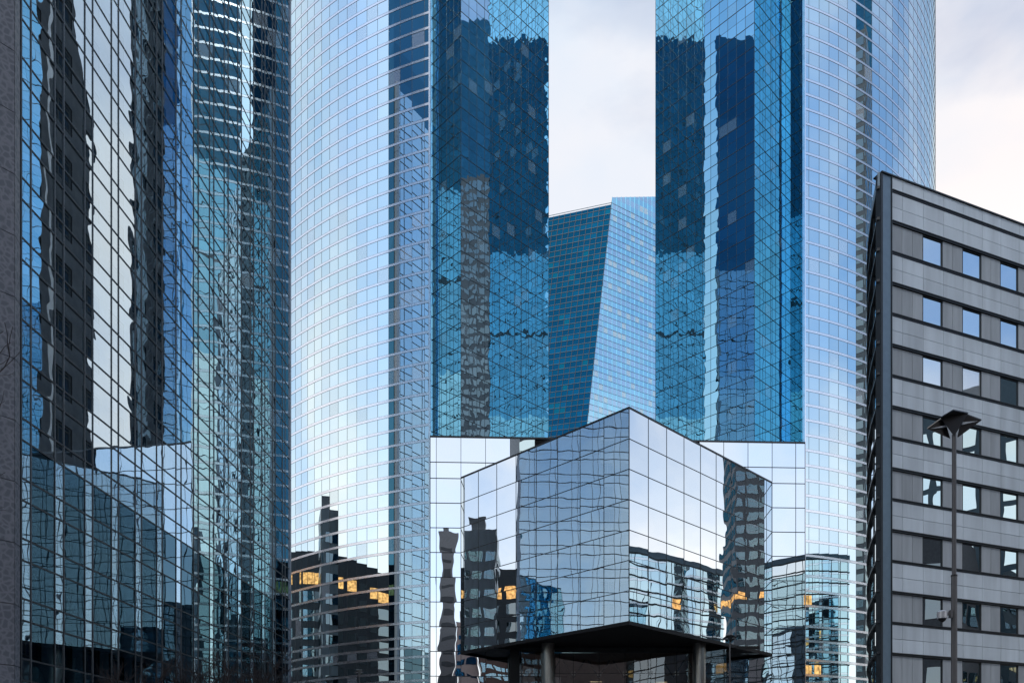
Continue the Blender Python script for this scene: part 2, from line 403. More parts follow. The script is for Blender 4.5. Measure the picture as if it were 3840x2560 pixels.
m = MB(); m.quad([(PL[0], PL[1], CB - .05), (PR[0], PR[1], CB - .05), (P0[0], P0[1], CB - .05)]); m.build('soffit', M['black'], blk)
m = MB(); m.quad([(PL[0], PL[1], CT), (P0[0], P0[1], CT), (PR[0], PR[1], CT)]); m.build('roof', M['roof'], blk)
for x in (2055, 2622):
    Y = 94.2; m = MB(); m.lathe((PX(x, Y), Y), [(.76, 0), (.76, CB - .06)], 28); m.build('column', M['steel'], blk, smooth=False)
m = MB()
for x in (1936,):
    Y = 96.4; m.box(PX(x, Y) - .75, Y, 0, PX(x, Y) + .4, Y + 2.5, CB - .06)
m.build('pier', M['black'], blk)
# lobby under it
LY = 95.4
lx = [1956 + 96.9 * k for k in range(8)] + [2725]
lp = [(PX(x, LY), LY) for x in lx]; zt = PZ(2428, LY); zj = PZ(2523, LY)
lob = thing('glass_lobby', 'dark frameless glass lobby below the black soffit of the pointed block', 'lobby', (lp[4][0], LY, 0))
pan = []
for j in range(len(lp) - 1):
    for z0, z1 in ((zj, zt), (zj - 3.06, zj), (zj - 6.12, zj - 3.06), (zj - 9.18, zj - 6.12), (.1, zj - 9.18)):
        m = MB(); m.panes(lp[j:j + 2], z0, z1); pan.append(m)
many('glass_panel', pan, M['lobby'], lob)
m = MB()
for p in lp: m.post(p, (1, 0), 0, zt, .05, .02, .02)
m.strip(lp, zj - .025, zj + .025, .015, .015); m.strip(lp, zt - .04, zt + .04, .03, .03); m.build('joint', M['dark_metal'], lob)
m = MB(); m.box(lp[0][0] - 4, LY + .35, zt - .05, lp[-1][0] + 4, LY + .6, CB - .06); m.build('dark_gap_filler', M['black'], lob)  # black slab added to keep the gap above the lobby dark
cl = []
for p in lp:
    m = MB()
    for dx in (-.16, .16):
        for dz in (-.16, .16): m.tube((p[0] + dx, LY - .05, zj + dz), (p[0] + dx, LY + .02, zj + dz), .07, .07, 8, True)
    cl.append(m)
many('glass_fixing', cl, M['steel'], lob)
for k, x in ((0, lp[0]), (1, lp[-1])):
    m = MB(); e = (x[0] + (.3 if k == 0 else -.3), LY + 4.2)
    m.panes([e, x] if k == 0 else [x, e], .1, zt); m.build('side_glass', M['lobby'], lob)
m = MB()
for z in (3.2, 7.4, 11.4): m.box(lp[0][0] + .5, LY + 2.6, z - .25, lp[-1][0] - .5, LY + 5.2, z + .1)
m.build('inner_floor', M['concrete'], lob)
m = MB()
for k in range(7):
    x = lp[0][0] + 2 + k * 3.0
    m.tube((x, LY + 1.6, zt - 1.2), (x + 1.3, LY + 1.6, zj - .3), .09, .09, 6); m.tube((x + 2.6, LY + 1.6, zt - 1.2), (x + 1.3, LY + 1.6, zj - .3), .09, .09, 6)
m.build('brace', M['mid_metal'], lob)
m = MB(); m.box(lp[0][0] + .6, LY + 5.25, 0, lp[-1][0] - .6, LY + 5.4, CB - .08); m.build('back_wall', M['pink'], lob)
for x, y in ((2236, 2554), (2480, 2556)):
    m = MB(); q = (PX(x, LY + 2.4), LY + 2.4, PZ(y, LY + 2.4)); m.box(q[0] - .7, q[1], q[2] - .05, q[0] + .7, q[1] + .15, q[2] + .05); m.build('ceiling_light', M['dimwarm'], lob)

# ------------------------------------------------------------------ left double-skin glass building
BA, BB = -31.3, .0595
def bpt(Y, off=0.0): return (BA + BB * Y + off, Y)
Y0, Y1, BTOP = 46.8, 93.2, CZ + 100
nb = thing('double_skin_building', 'dark glass screen facade with slanting lines over punched windows, beside the granite pier', 'building', (-35, 60, 0))
mod = 3.152; ys = []
k = 0
while Y0 + k * mod < Y1 - .3:
    ys.append(Y0 + k * mod)
    if Y0 + k * mod + .285 * mod < Y1 - .3: ys.append(Y0 + k * mod + .285 * mod)
    k += 1
ys.append(Y1)
bl = [bpt(y) for y in ys]
za = [CZ + 5.99 + 3.494 * k for k in range(-2, 28)]; zb = [z + 1.268 for z in za]
zl = sorted([z for z in za + zb if 0.2 < z < BTOP]); zl = [0.0] + zl + [BTOP]
rows = []; tr = []
for i in range(len(zl) - 1):
    m = MB(); m.panes(bl, zl[i], zl[i + 1])
    if zl[i + 1] < CZ + 20.3:                          # the lowest storeys have dark clear panes in the wide bays
        for j in range(len(bl) - 1):
            if bl[j + 1][1] - bl[j][1] > 1.5: m.m[j] = 1
    rows.append(m)
    if i: m = MB(); m.strip(bl, zl[i] - .055, zl[i] + .055, .12, .03); tr.append(m)
many('glass_band', rows, [M['screen'], M['screen_low']], nb); many('transom', tr, M['dark_metal'], nb)
mu = []
for i in range(len(bl) - 1):
    m = MB(); m.post(bl[i], tang(bl, i), 0, BTOP, .06, .10, .05); mu.append(m)
many('mullion', mu, M['mid_metal'], nb)
m = MB(); e = bpt(Y1 + .2); m.post((e[0] - .05, e[1]), tang(bl, 0), 0, BTOP + .3, .42, .45, .16); m.build('end_post', M['grey_metal'], nb)
m = MB()
for z in range(2, 100, 6): m.post((e[0] - .05, e[1]), tang(bl, 0), z, z + .03, .44, .46, .17)
m.build('post_joint', M['dark_metal'], nb)
# inner wall with its windows
IO = -.75
wins, frs = [], []
wall = MB()
def iq(y0, z0, y1, z1, off, mb): a, b = bpt(y0, off), bpt(y1, off); mb.quad([(a[0], a[1], z0), (b[0], b[1], z0), (b[0], b[1], z1), (a[0], a[1], z1)], random.random())
n_mod = int((Y1 - Y0) / mod) + 1
zc = [z for z in zb if 0 < z < BTOP - 2.3]
wall_y = [Y0]
for k in range(n_mod):
    a = Y0 + k * mod + .285 * mod; b = min(Y0 + (k + 1) * mod, Y1)
    if b - a < .8: continue
    iq(wall_y[-1], 0, a + .12, BTOP, IO, wall); wall_y.append(b - .12)
    prev = 0
    for z in zc:
        w0, w1 = z + .12, z + 1.95
        iq(a + .12, prev, b - .12, w0, IO, wall); prev = w1
        m = MB(); iq(a + .12, w0, b - .12, w1, IO - .22, m); wins.append((a, abs(z - 22), m))
        m = MB()
        for y, w in ((a + .15, .05), (a + .12 + (b - a - .24) * .36, .06), (b - .17, .05)):
            p = bpt(y, IO); m.post(p, tang(bl, 0), w0, w1, w, .2, -.10)
        for zz in (w0, w0 + .3, w1 - .3, w1 - .06): m.strip([bpt(a + .14, IO), bpt(b - .14, IO)], zz, zz + .05, .2, -.12)
        frs.append((a, abs(z - 22), m))
    iq(a + .12, prev, b - .12, BTOP, IO, wall)
iq(wall_y[-1], 0, Y1, BTOP, IO, wall)
wall.build('inner_wall', M['innerwall'], nb)
od = sorted(range(len(wins)), key=lambda i: wins[i][0] * .8 + wins[i][1])
for i in od[:100]:
    w = wins[i][2].build('inner_window', M['innerglass'], nb); frs[i][2].build('frame', M['frame_blue'], w)
r1, r2 = MB(), MB()
for i in od[100:]:
    for r, mb in ((r1, wins[i][2]), (r2, frs[i][2])):
        n = len(r.v); r.v += mb.v; r.f += [tuple(n + q for q in f) for f in mb.f]; r.p += mb.p; r.m += mb.m
w = r1.build('inner_window', M['innerglass'], nb, kind='stuff'); r2.build('frame', M['frame_blue'], w, kind='stuff')
core = [(-27.0, 81.0), (-26.3, 93.7), (-32.2, 91.0), (-36, 81)]  # unseen dark shaft added to darken the reflections in the twin towers
m = MB()
for z in range(0, 148, 4): m.panes(core + core[:1], z, z + 4)
m.quad([(x, y, 148) for x, y in core]); m.build('unseen_dark_core', M['core'], nb)
sh = [bpt(Y1, 0), bpt(Y1, -1.4), (-50, 64), (-50, 48), bpt(Y0, 0)]
cap([bpt(Y0), bpt(Y1), bpt(Y1, -1.4), (-50, 64), (-50, 48)], 0, BTOP, 'shell', M['charcoal'], nb, walls=[1, 2, 3, 4])

# granite pier in front of it
GP = bpt(Y0 - .12, .05); gq = (PX(55, 45.9), 45.9)
gp = thing('granite_building', 'mottled granite clad wall at the far left edge with bare branches in front', 'building', (-32, 42, 0))
gd = (-.64, -.768); gfar = (gq[0] + gd[0] * 22, gq[1] + gd[1] * 22)
zg = [PZ(2493 - 230.6 * k, 45.8) for k in range(-3, 26)]; zg = [0] + [z for z in zg if z > .3]
sl = []; rr = []
for i in range(len(zg) - 1):
    m = MB(); m.strip([gfar, (gq[0] + gd[0] * 3.2, gq[1] + gd[1] * 3.2)], zg[i] + .02, zg[i + 1] - .02, .12, 0)
    m.strip([(gq[0] + gd[0] * 3.17, gq[1] + gd[1] * 3.17), (gq[0] + gd[0] * .02, gq[1] + gd[1] * .02)], zg[i] + .02, zg[i + 1] - .02, .12, 0); sl.append(m)
    m = MB(); m.strip([(gq[0] + .01, gq[1] + .02), GP], zg[i] + .02, zg[i + 1] - .02, .12, 0); rr.append(m)
many('granite_course', sl, M['granite'], gp); many('granite_return', rr, M['granite'], gp)
cap([(gfar[0] - .05, gfar[1] + .1), (gq[0] - .06, gq[1] + .1), (GP[0] - .08, GP[1]), (-52, 46.6), (-52, 30)], 0, zg[-1], 'wall_core', M['charcoal'], gp, walls=[0, 1, 2, 3, 4])
m = MB(); p = bpt(Y0 - .03, .02); m.post(p, tang(bl, 0), 0, BTOP, .12, .2, .06); m.build('joint_trim', M['dark_metal'], gp)

# ------------------------------------------------------------------ grey stone building at right
EC = (PX(3343, 45.8), 45.8); ED = (.9276, .3735); EN = (.3735, -.9276)
def ept(t, off=0.0): return (EC[0] + ED[0] * t + EN[0] * off, EC[1] + ED[1] * t + EN[1] * off)
est = thing('stone_office_building', 'grey stone clad office building with square windows and a curved glass side', 'building', (30, 50, 0))
el = [CZ + 33.6 - 1.749 * k for k in range(0, 21)]; el = [z for z in el if z > .2] + [0]
ETOP = CZ + 34.37; ELEN = 24.0
m = MB(); m.strip([ept(0, -.12), ept(ELEN, -.12)], 0, ETOP, .3, 0); m.build('wall_core', M['charcoal'], est)
def spanel(mb, t0, t1, z0, z1, out=0.0, g=.012):
    a, b = ept(t0 + g), ept(t1 - g)
    n = EN; q = [(a[0] + n[0] * out, a[1] + n[1] * out), (b[0] + n[0] * out, b[1] + n[1] * out), (b[0] - n[0] * .1, b[1] - n[1] * .1), (a[0] - n[0] * .1, a[1] - n[1] * .1)]
    mb.hexa([(c[0], c[1], z0 + g) for c in q], [(c[0], c[1], z1 - g) for c in q], random.random())
joints = [0, .8] + [2.4 + 1.6 * k for k in range(14)]
m = MB()
for a, b in zip(joints[:-1], joints[1:]): spanel(m, a, b, el[0] + .06, ETOP, .06)
m.build('parapet', M['stone'], est)
m = MB(); m.strip([ept(-.85), ept(ELEN)], ETOP, ETOP + .07, .5, .14); m.build('coping', M['dark_metal'], est)
for i in range(len(el) - 1):
    hi, lo = el[i] - .10, el[i + 1] + .02
    if hi - lo < .3: continue
    if i % 2 == 0:
        m = MB(); mid = (hi + lo) / 2
        for a, b in zip(joints[:-1], joints[1:]): spanel(m, a, b, mid, hi, .05); spanel(m, a, b, lo, mid, .05)
        m.build('stone_band', M['stone'], est)
    else:
        t = 0.0; m = MB(); k = 0
        while t < ELEN - .1:
            if k and (k % 2 == 1) and t + 1.6 <= ELEN: pass
            n_p = 3 if k == 0 else 2
            m = MB()
            for _ in range(n_p):
                if t + .8 <= ELEN + .01: spanel(m, t, t + .8, lo, hi)
                t += .8
            m.build('stone_pier', M['stone_dark'], est); k += 1
            if t + 1.6 <= ELEN:
                w = MB(); a, b = ept(t + .05, -.06), ept(t + 1.55, -.06)
                w.quad([(a[0], a[1], lo + .04), (b[0], b[1], lo + .04), (b[0], b[1], hi - .04), (a[0], a[1], hi - .04)], random.random())
                wo = w.build('window', M['office'], est)
                fr = MB(); fr.post(ept(t + .03), ED, lo, hi, .05, .1, -.005); fr.post(ept(t + 1.57), ED, lo, hi, .05, .1, -.005)
                fr.strip([ept(t + .05), ept(t + 1.55)], lo, lo + .05, .1, -.01); fr.strip([ept(t + .05), ept(t + 1.55)], hi - .05, hi, .1, -.01)
                fr.build('frame', M['dark_metal'], wo)
            t += 1.6
led = []
for z in el[:-1]:
    m = MB(); m.strip([ept(-.02), ept(ELEN)], z - .085, z - .02, .1, .09); m.strip([ept(-.02), ept(ELEN)], z + .0, z + .045, .1, .13); led.append(m)
many('ledge', led, M['dark_metal'], est)
m = MB(); m.strip([ept(-.72), ept(-.10)], 0, ETOP, .3, .05); m.build('pilaster', M['bluesteel'], est)
m = MB(); m.post(ept(-.06), ED, 0, ETOP, .06, .2, .10); m.post(ept(-.80), ED, 0, ETOP, .13, .3, .09); m.build('corner_trim', M['dark_metal'], est)
h0 = math.radians(16); arc = []
SP = ept(-.86)
for k in range(11):
    th = h0 + (math.radians(40) - h0) * k / 10
    arc.append((SP[0] + 60 * (math.cos(h0) - math.cos(th)), SP[1] + 60 * (math.sin(th) - math.sin(h0))))
hd = (math.sin(math.radians(40)), math.cos(math.radians(40)))
arc += [(arc[-1][0] + hd[0] * 2.5 * k, arc[-1][1] + hd[1] * 2.5 * k) for k in range(1, 19)]
side = arc[::-1]
rows, led = [], []
for i in range(len(el) - 1):
    m = MB(); m.panes(side, el[i + 1], el[i]); rows.append(m)
    m = MB(); m.strip(side, el[i] - .07, el[i] + .08, .05, .16); led.append(m)
many('curved_window_band', rows, M['side'], est); many('curved_ledge', led, M['dark_metal'], est)
m = MB(); m.strip(side, el[0] + .08, ETOP + .07, .1, .12); m.build('curved_parapet', M['bluesteel'], est)
mu = []
for i in range(1, len(side) - 1):
    m = MB(); m.post(side[i], tang(side, i), 0, el[0], .06, .04, .05); mu.append(m)
many('curved_mullion', mu, M['dark_metal'], est)
for r, j in ((3, 4), (3, 9), (6, 6), (9, 3), (9, 4), (11, 12), (13, 7), (14, 2), (8, 15), (15, 10)):
    if r + 1 >= len(el): continue
    a, b = side[j], side[j + 1]; t_ = tang(side, j); ox, oy = t_[1] * .03, -t_[0] * .03; m = MB()
    m.quad([(a[0] + (b[0] - a[0]) * .06 + ox, a[1] + (b[1] - a[1]) * .06 + oy, el[r + 1] + .15), (a[0] + (b[0] - a[0]) * .9 + ox, a[1] + (b[1] - a[1]) * .9 + oy, el[r + 1] + .15),
            (a[0] + (b[0] - a[0]) * .9 + ox, a[1] + (b[1] - a[1]) * .9 + oy, el[r] - .15), (a[0] + (b[0] - a[0]) * .06 + ox, a[1] + (b[1] - a[1]) * .06 + oy, el[r] - .15)])
    m.build('lit_window', M['warm'], est)
cap([ept(ELEN), (70, 70), side[0]] + side[1:] , 0, ETOP - .1, 'roof', M['roof'], est, walls=[0, 1])

# ------------------------------------------------------------------ faceted tower in the gap
TY = 260.0
tw = thing('faceted_tower', 'faceted tower with a dark teal and a light cyan side, between the twin towers', 'tower', (40, 280, 0))
TP = (PX(2295.9, TY), TY); tzR = PZ(740, TY); tzL = PZ(768, TY); tdr = (.845, .535); tdl = (-.9565, .2916)
TB = (TP[0] - tdr[0] * 25.7, TP[1] - tdr[1] * 25.7)
def edge(z): u = 1 - z / tzR; return (TP[0] + (TB[0] - TP[0]) * u, TP[1] + (TB[1] - TP[1]) * u)
def s_edge(z): return -25.7 * (1 - z / tzR) if z <= tzR else (z - tzR) / .40
def tq(s, z): return (TP[0] + tdr[0] * s, TP[1] + tdr[1] * s, z)
def tl(s, z): e = edge(z); return (e[0] + tdl[0] * s, e[1] + tdl[1] * s, z)
def rface(z0, z1, s1=34, out=0.0):
    m = MB(); se0, se1 = s_edge(z0), s_edge(z1); grid = [1.9 * k for k in range(-16, 30) if se1 + .4 < 1.9 * k < s1]
    prev = (se0, se1)
    for s in grid + [s1]:
        m.quad([tq(prev[0], z0), tq(s, z0), tq(s, z1), tq(prev[1], z1)], random.random()); prev = (s, s)
    return m
def lface(z0, z1, s1=46):
    m = MB(); k = 0; n = 24
    for k in range(n):
        a, b = s1 * (k + 1) / n, s1 * k / n
        m.quad([tl(a, z0), tl(b, z0), tl(b, z1), tl(a, z1)], random.random())
    return m
M['cyan_refl'] = glass('cyan_painted_reflection', (.68, .87, .98), .74, (.42, .58, .66), .003, .3, blinds=.22, blindcol=(.75, .78, .58), spread=.08)  # pale rows and yellowish panes imitate a facade mirrored in this side
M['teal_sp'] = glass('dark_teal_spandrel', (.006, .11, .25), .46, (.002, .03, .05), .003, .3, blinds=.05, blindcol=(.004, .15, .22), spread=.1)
P = 1.86; zs = [tzR - P * k for k in range(-7, 46)]
r_a, r_b, l_a, l_b, tr1, tr2 = [], [], [], [], [], []
for i in range(len(zs) - 1):
    (r_a if i % 2 else r_b).append(rface(zs[i + 1], zs[i]))
    if zs[i] > tzR + .01:
        tr1.append(None); tr1.pop(); continue
    z1 = min(zs[i], tzL)
    if z1 > zs[i + 1] + .1: (l_a if i % 2 else l_b).append(lface(zs[i + 1], z1))
    def bar(p, q, n, h, w):
        m = MB(); m.hexa([(p[0] + n[0] * w, p[1] + n[1] * w, p[2] - h), (q[0] + n[0] * w, q[1] + n[1] * w, q[2] - h), (q[0], q[1], q[2] - h), (p[0], p[1], p[2] - h)],
                         [(p[0] + n[0] * w, p[1] + n[1] * w, p[2] + h), (q[0] + n[0] * w, q[1] + n[1] * w, q[2] + h), (q[0], q[1], q[2] + h), (p[0], p[1], p[2] + h)]); return m
    z = zs[i + 1]
    tr1.append(bar(tq(s_edge(z), z), tq(34, z), (tdr[1], -tdr[0]), .06, .12)); tr2.append(bar(tl(46, z), tl(0, z), (-tdl[1], tdl[0]), .07, .12))
many('light_window_band', r_a, M['cyan'], tw); many('light_reflection_band', r_b, M['cyan_refl'], tw)
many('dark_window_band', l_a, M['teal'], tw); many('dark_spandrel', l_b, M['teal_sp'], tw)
many('light_transom', tr1, M['cyan_refl'], tw); many('dark_transom', tr2, M['slate'], tw)
zb0 = zs[-1]
mu = []
for k in range(-16, 18):
    s = 1.9 * k
    if s < -25: continue
    ztop = tzR + .40 * s if s >= 0 else tzR * (1 + s / 25.7)
    if ztop < zb0 + 1: continue
    p = tq(s, 0); m = MB(); m.post((p[0], p[1]), tdr, zb0, ztop, .16, .02, .18); mu.append(m)
many('light_mullion', mu, M['cyan'], tw)
mu = []
for k in range(24):
    s = 46 * k / 24; a, b = tl(s, zb0), tl(s, tzL); nn = (-tdl[1], tdl[0]); m = MB(); w = .055
    q = [(a[0] - tdl[0] * w + nn[0] * .15, a[1] - tdl[1] * w + nn[1] * .15), (a[0] + tdl[0] * w + nn[0] * .15, a[1] + tdl[1] * w + nn[1] * .15), (a[0] + tdl[0] * w, a[1] + tdl[1] * w), (a[0] - tdl[0] * w, a[1] - tdl[1] * w)]
    dx, dy = b[0] - a[0], b[1] - a[1]
    m.hexa([(c[0], c[1], zb0) for c in q], [(c[0] + dx, c[1] + dy, tzL) for c in q]); mu.append(m)
many('dark_mullion', mu, M['dark_metal'], tw)
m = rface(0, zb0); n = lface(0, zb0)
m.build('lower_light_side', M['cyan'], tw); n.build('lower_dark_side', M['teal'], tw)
a, b, c = tq(34, tzR), tl(46, tzR), (60, 320, tzR)
m = MB(); m.quad([tq(0, tzR), a, (70, 320, tzR), (TP[0], 300, tzR)]); m.quad([tl(46, tzL - .05), tl(0, tzL - .05), (TP[0], 300, tzL - .05), (-10, 300, tzL - .05)])
m.quad([tq(34, 0), (70, 320, 0), (70, 320, tzR), tq(34, tzR)]); m.quad([(-10, 300, 0), tl(46, 0), tl(46, tzL), (-10, 300, tzL)])
m.quad([tq(0, tzL - .06), tq(0, tzR), (TP[0], 300, tzR), (TP[0], 300, tzL - .06)])
m.quad([(70, 320, 0), (-10, 300, 0), (-10, 300, tzL), (70, 320, tzR)]); m.build('roof', M['teal_sp'], tw)

# ------------------------------------------------------------------ buildings that only the glass shows
def mirrored(name, label, x0, y0, x1, y1, h, wallm, glassm, floor=3.6, wfrac=.55, bay=3.0, litrow=None, litm=None, sill=.9):
    t = thing(name, label, 'building', ((x0 + x1) / 2, (y0 + y1) / 2, 0))
    corners = [(x0, y0), (x1, y0), (x1, y1), (x0, y1)]
    m = MB(); m.box(x0, y0, 0, x1, y1, h); m.build('wall', wallm, t)
    m = MB(); m.box(x0 + .25 * (x1 - x0), y0 + .3 * (y1 - y0), h + .01, x0 + .6 * (x1 - x0), y0 + .7 * (y1 - y0), h + 3.2); m.build('plant_room', M['concrete'], t)
    for r in range(int((h - 1.5) / floor)):
        z0 = r * floor + sill; z1 = z0 + floor * wfrac; m = MB(); lm = MB()
        for (a, b) in ((corners[0], corners[1]), (corners[1], corners[2]), (corners[2], corners[3]), (corners[3], corners[0])):
            l = math.hypot(b[0] - a[0], b[1] - a[1]); tx, ty = (b[0] - a[0]) / l, (b[1] - a[1]) / l; nx, ny = ty * .05, -tx * .05
            n = max(1, int(l / bay))
            for k in range(n):
                s0, s1 = (k + .12) * l / n, (k + .88) * l / n
                q = [(a[0] + tx * s0 + nx, a[1] + ty * s0 + ny, z0), (a[0] + tx * s1 + nx, a[1] + ty * s1 + ny, z0), (a[0] + tx * s1 + nx, a[1] + ty * s1 + ny, z1), (a[0] + tx * s0 + nx, a[1] + ty * s0 + ny, z1)]
                on = (litrow is not None and r in litrow and random.random() < .93)
                (lm if on else m).quad(q, random.random())
        m.build('window_band', glassm, t)
        if lm.f: lm.build('lit_window_band', litm or M['warm'], t)
    return t
def tiered(label, x0, x1):
    t = thing('stepped_tower', label, 'tower', ((x0 + x1) / 2, -60, 0)); z = 0
    for h, mat, d in ((128, M['pale'], 0), (158, M['midblue'], 1.2), (186, M['blue2'], 2.4), (262, M['navy'], 3.6)):  # tier tints get lighter downward to imitate the reflection's brightness gradient
        ring = along((x1, -40 - d), (x0, -40 - d), 14)
        for k in range(int((h - z) / 3.6 + .5)):
            m = MB(); a = z + k * 3.6; b = min(a + 3.6, h); m.panes(ring, a + .25, b); m.build('window_band', mat, t)
        m = MB(); m.box(x0, -80, z, x1, -40.05 - d, h - .02); m.build('tier', M['charcoal'], t); z = h
tiered('tall stepped blue glass tower mirrored in the folded front of the left tower', 14, 52)
tiered('tall stepped blue glass tower mirrored in the folded front of the right tower', -74, -18)
mirrored('dark_tower', 'slim black glass tower mirrored in the corner of the left tower', 176, 82, 200, 96, 214, M['charcoal'], M['darkglass'], 3.6, .6, 2.6)
mirrored('navy_tower', 'far navy glass tower mirrored in the corner of the left tower', 330, 60, 350, 90, 415, M['navy'], M['navy'], 3.6, .8, 2.6)
mirrored('office_building', 'dark office block with a row of orange lit windows, mirrored in the left curved tower', -125, 10, -95, 141, 52, M['charcoal'], M['darkglass'], 4.0, .62, 4.2, (11,), M['warm'])
mirrored('office_slab', 'narrow grey slab mirrored in the tall pane beside the left curved tower', -10.5, -62, -5.5, -46, 78, M['concrete'], M['charcoal'], 4, .3, 3)
mirrored('stone_building', 'narrow pinkish stone building mirrored in the lowest panes of the podium', -5.3, -42, .4, -30, 48, M['pink'], M['darkglass'], 3.4, .5, 2.6, (3,), M['dimwarm'])
mirrored('stone_building', 'wide pinkish stone building mirrored in the middle of the lobby glass', 11.6, -38, 40, -24, 42, M['pink'], M['pink'], 3.4, .4, 4.2)
mirrored('grey_tower', 'slim grey tower mirrored low in the left curved tower', -67, 98.5, -60, 106, 50, M['stone'], M['darkglass'], 3.6, .5, 2.3)
mirrored('dark_tower', 'broad black building mirrored at the right corner of the pointed block', 150, 125.5, 164, 141, 104, M['charcoal'], M['darkglass'], 3.6, .6, 2.6, (9, 14), M['warm'])
mirrored('brick_building', 'brown brick block of flats with white windows, mirrored in the lobby glass', 1, -40, 11, -28, 44, M['brick'], M['white_metal'], 3.0, .5, 2.0)
mirrored('office_building', 'blue glass office block mirrored in the middle windows of the grey stone building', 74, 4, 100, 40, 46, M['slate'], M['pale'], 3.5, .82, 2.4)
mirrored('low_building', 'low dark building mirrored in the lowest windows of the grey stone building', 62, 8, 71, 36, 27, M['charcoal'], M['darkglass'], 3.5, .6, 2.4, (4,), M['dimwarm'])

# ------------------------------------------------------------------ street lamps and camera
def make_lamp(x, Y, ytop, label, group):
    X = PX(x, Y); base = Vector((X, Y, 0)); t = thing('street_lamp', label, 'street lamp', base, group)
    zt = PZ(1634, 18.0); zs_ = PZ(2156, 18.0)
    m = MB(); m.lathe((X, Y), [(.10, 0), (.10, .4), (.066, .45), (.062, zs_)], 16); m.build('lower_pole', M['lamp_pole'], t)
    m = MB(); m.lathe((X, Y), [(.046, zs_ + .005), (.046, zt + .03)], 16); m.build('upper_pole', M['lamp_pole'], t)
    m = MB(); m.lathe((X, Y), [(.068, zs_ - .03), (.068, zs_ + .01)], 16); m.build('collar', M['lamp_black'], t)
    def q(dx, dz, dy): k = 1 + dy / 18.0; return (X + 9.87 * (k - 1) + dx * k, Y + dy, zt + (zt - CZ) * (k - 1) + dz * k)
    off = (0, .012, .03)
    A, Nn, C, ap = q(-.30, .40, -.05), q(-.008, .57, -.42), q(.315, .505, -.05), q(0, -.01, -.055)
    m = MB(); m.sheet([A, C, Nn], off); m.sheet([A, ap, C], off); m.build('front_petal', M['lamp_black'], t)
    l1, l2, l3, l4 = q(-.60, .16, .02), q(-.28, .39, .0), q(-.15, .17, .04), q(-.085, -.06, .06)
    m = MB(); m.sheet([l1, l3, l2], off); m.sheet([l1, l4, l3], off); m.build('side_petal', M['lamp_black'], t)
    r1, r2, r3, r4 = q(.615, .35, .02), q(.29, .47, .0), q(.14, .25, .04), q(.08, -.035, .06)
    m = MB(); m.sheet([r1, r2, r3], off); m.sheet([r1, r3, r4], off); m.build('side_petal', M['lamp_black'], t)
    b1, b2, b3 = q(-.25, .36, .06), q(.27, .44, .06), q(0, .30, .5)
    m = MB(); m.sheet([b1, b2, b3], off); m.sheet([b2, b1, q(0, 0, .07)], off); m.build('back_petal', M['lamp_black'], t)
    m = MB(); m.sheet([q(-.52, .165, -.035), q(-.17, .20, -.02), q(-.19, .245, -.02)], (0, .012, .0)); m.build('lens', M['lens'], t)
    m = MB(); m.sheet([q(.53, .335, -.035), q(.19, .31, -.02), q(.17, .25, -.02)], (0, .012, .0)); m.build('lens', M['lens'], t)
    return t
def copy_tree(o, parent=None):
    c = o.copy(); COL.objects.link(c); c.parent = parent
    for ch in [q for q in bpy.data.objects if q.parent == o]: copy_tree(ch, c)
    return c
lamp = make_lamp(3578, 18.0, 1538, 'tall grey lamp post with black folded head, before the grey stone building', 'street lamps on the square')
for (x, Y, yt, rz, lab) in ((2737, 52.0, 2373, .5, 'distant lamp post with black folded head, under the pointed glass block'), (1347, 66.0, 2504, 1.1, 'distant low lamp post before the foot of the left curved tower')):
    c = copy_tree(lamp); top = PZ(1538, 18.0); c.location = (PX(x, Y), Y, PZ(yt, Y) - top); c.rotation_euler = (0, 0, rz); c['label'] = lab
    if c.location.z > 0:                               # these two stand on a raised terrace step
        pass
cm = thing('security_camera', 'small pale dome camera fixed to the tall lamp post', 'camera', (PX(3533, 17.95), 17.95, PZ(2310, 17.95)))
X, Y, Z = cm.location
m = MB(); m.lathe((X, Y), [(.062, Z - .055), (.105, Z - .045), (.108, Z + .10), (.06, Z + .13)], 20); m.build('housing', M['cam_white'], cm)
m = MB(); m.lathe((X, Y), [(.02, Z - .13), (.065, Z - .10), (.085, Z - .056)], 20); m.build('dome', M['lamp_black'], cm)
m = MB(); m.box(X + .10, Y - .03, Z + .03, X + .2, Y + .03, Z + .09); m.box(X + .165, Y - .045, Z - .03, X + .215, Y + .045, Z + .14); m.build('bracket', M['lamp_pole'], cm)

# ------------------------------------------------------------------ bare trees
def bare_tree(x, Y, h, label, seed, lean=(0, 0), spread=.55, levels=6, r0=.11):
    rnd = random.Random(seed)
    t = thing('bare_tree', label, 'tree', (x, Y, 0), 'bare winter trees')
    tr, br = MB(), MB()
    def grow(p, d, ln, r, lev):
        segs = 3; q = p
        for s in range(segs):
            d = (d + Vector((rnd.uniform(-1, 1), rnd.uniform(-1, 1), rnd.uniform(-.4, .7))) * (.10 + .03 * lev)).normalized()
            e = q + d * (ln / segs); ra = r * (1 - .12 * s); rb = r * (1 - .12 * (s + 1))
            (tr if lev == 0 else br).tube(q, e, ra, rb, 8 if lev < 2 else 4); q = e
            if lev > 0 and lev < levels and s < segs - 1 and rnd.random() < .75: side(q, d, ln * rnd.uniform(.5, .75), r * .5, lev + 1)
        if lev < levels:
            for _ in range(3 if lev < 2 else 2): side(q, d, ln * rnd.uniform(.62, .85), r * .62, lev + 1)
    def side(q, d, ln, r, lev):
        a = Vector((rnd.uniform(-1, 1), rnd.uniform(-1, 1), rnd.uniform(-.3, .5)))
        grow(q, (d + a * spread).normalized(), ln, max(r, .005), lev)
    grow(Vector((x, Y, 0)), Vector((lean[0], lean[1], 1)).normalized(), h * .30, r0, 0)
    tr.build('trunk', M['bark'], t); br.build('branches', M['bark'], t)
    return t
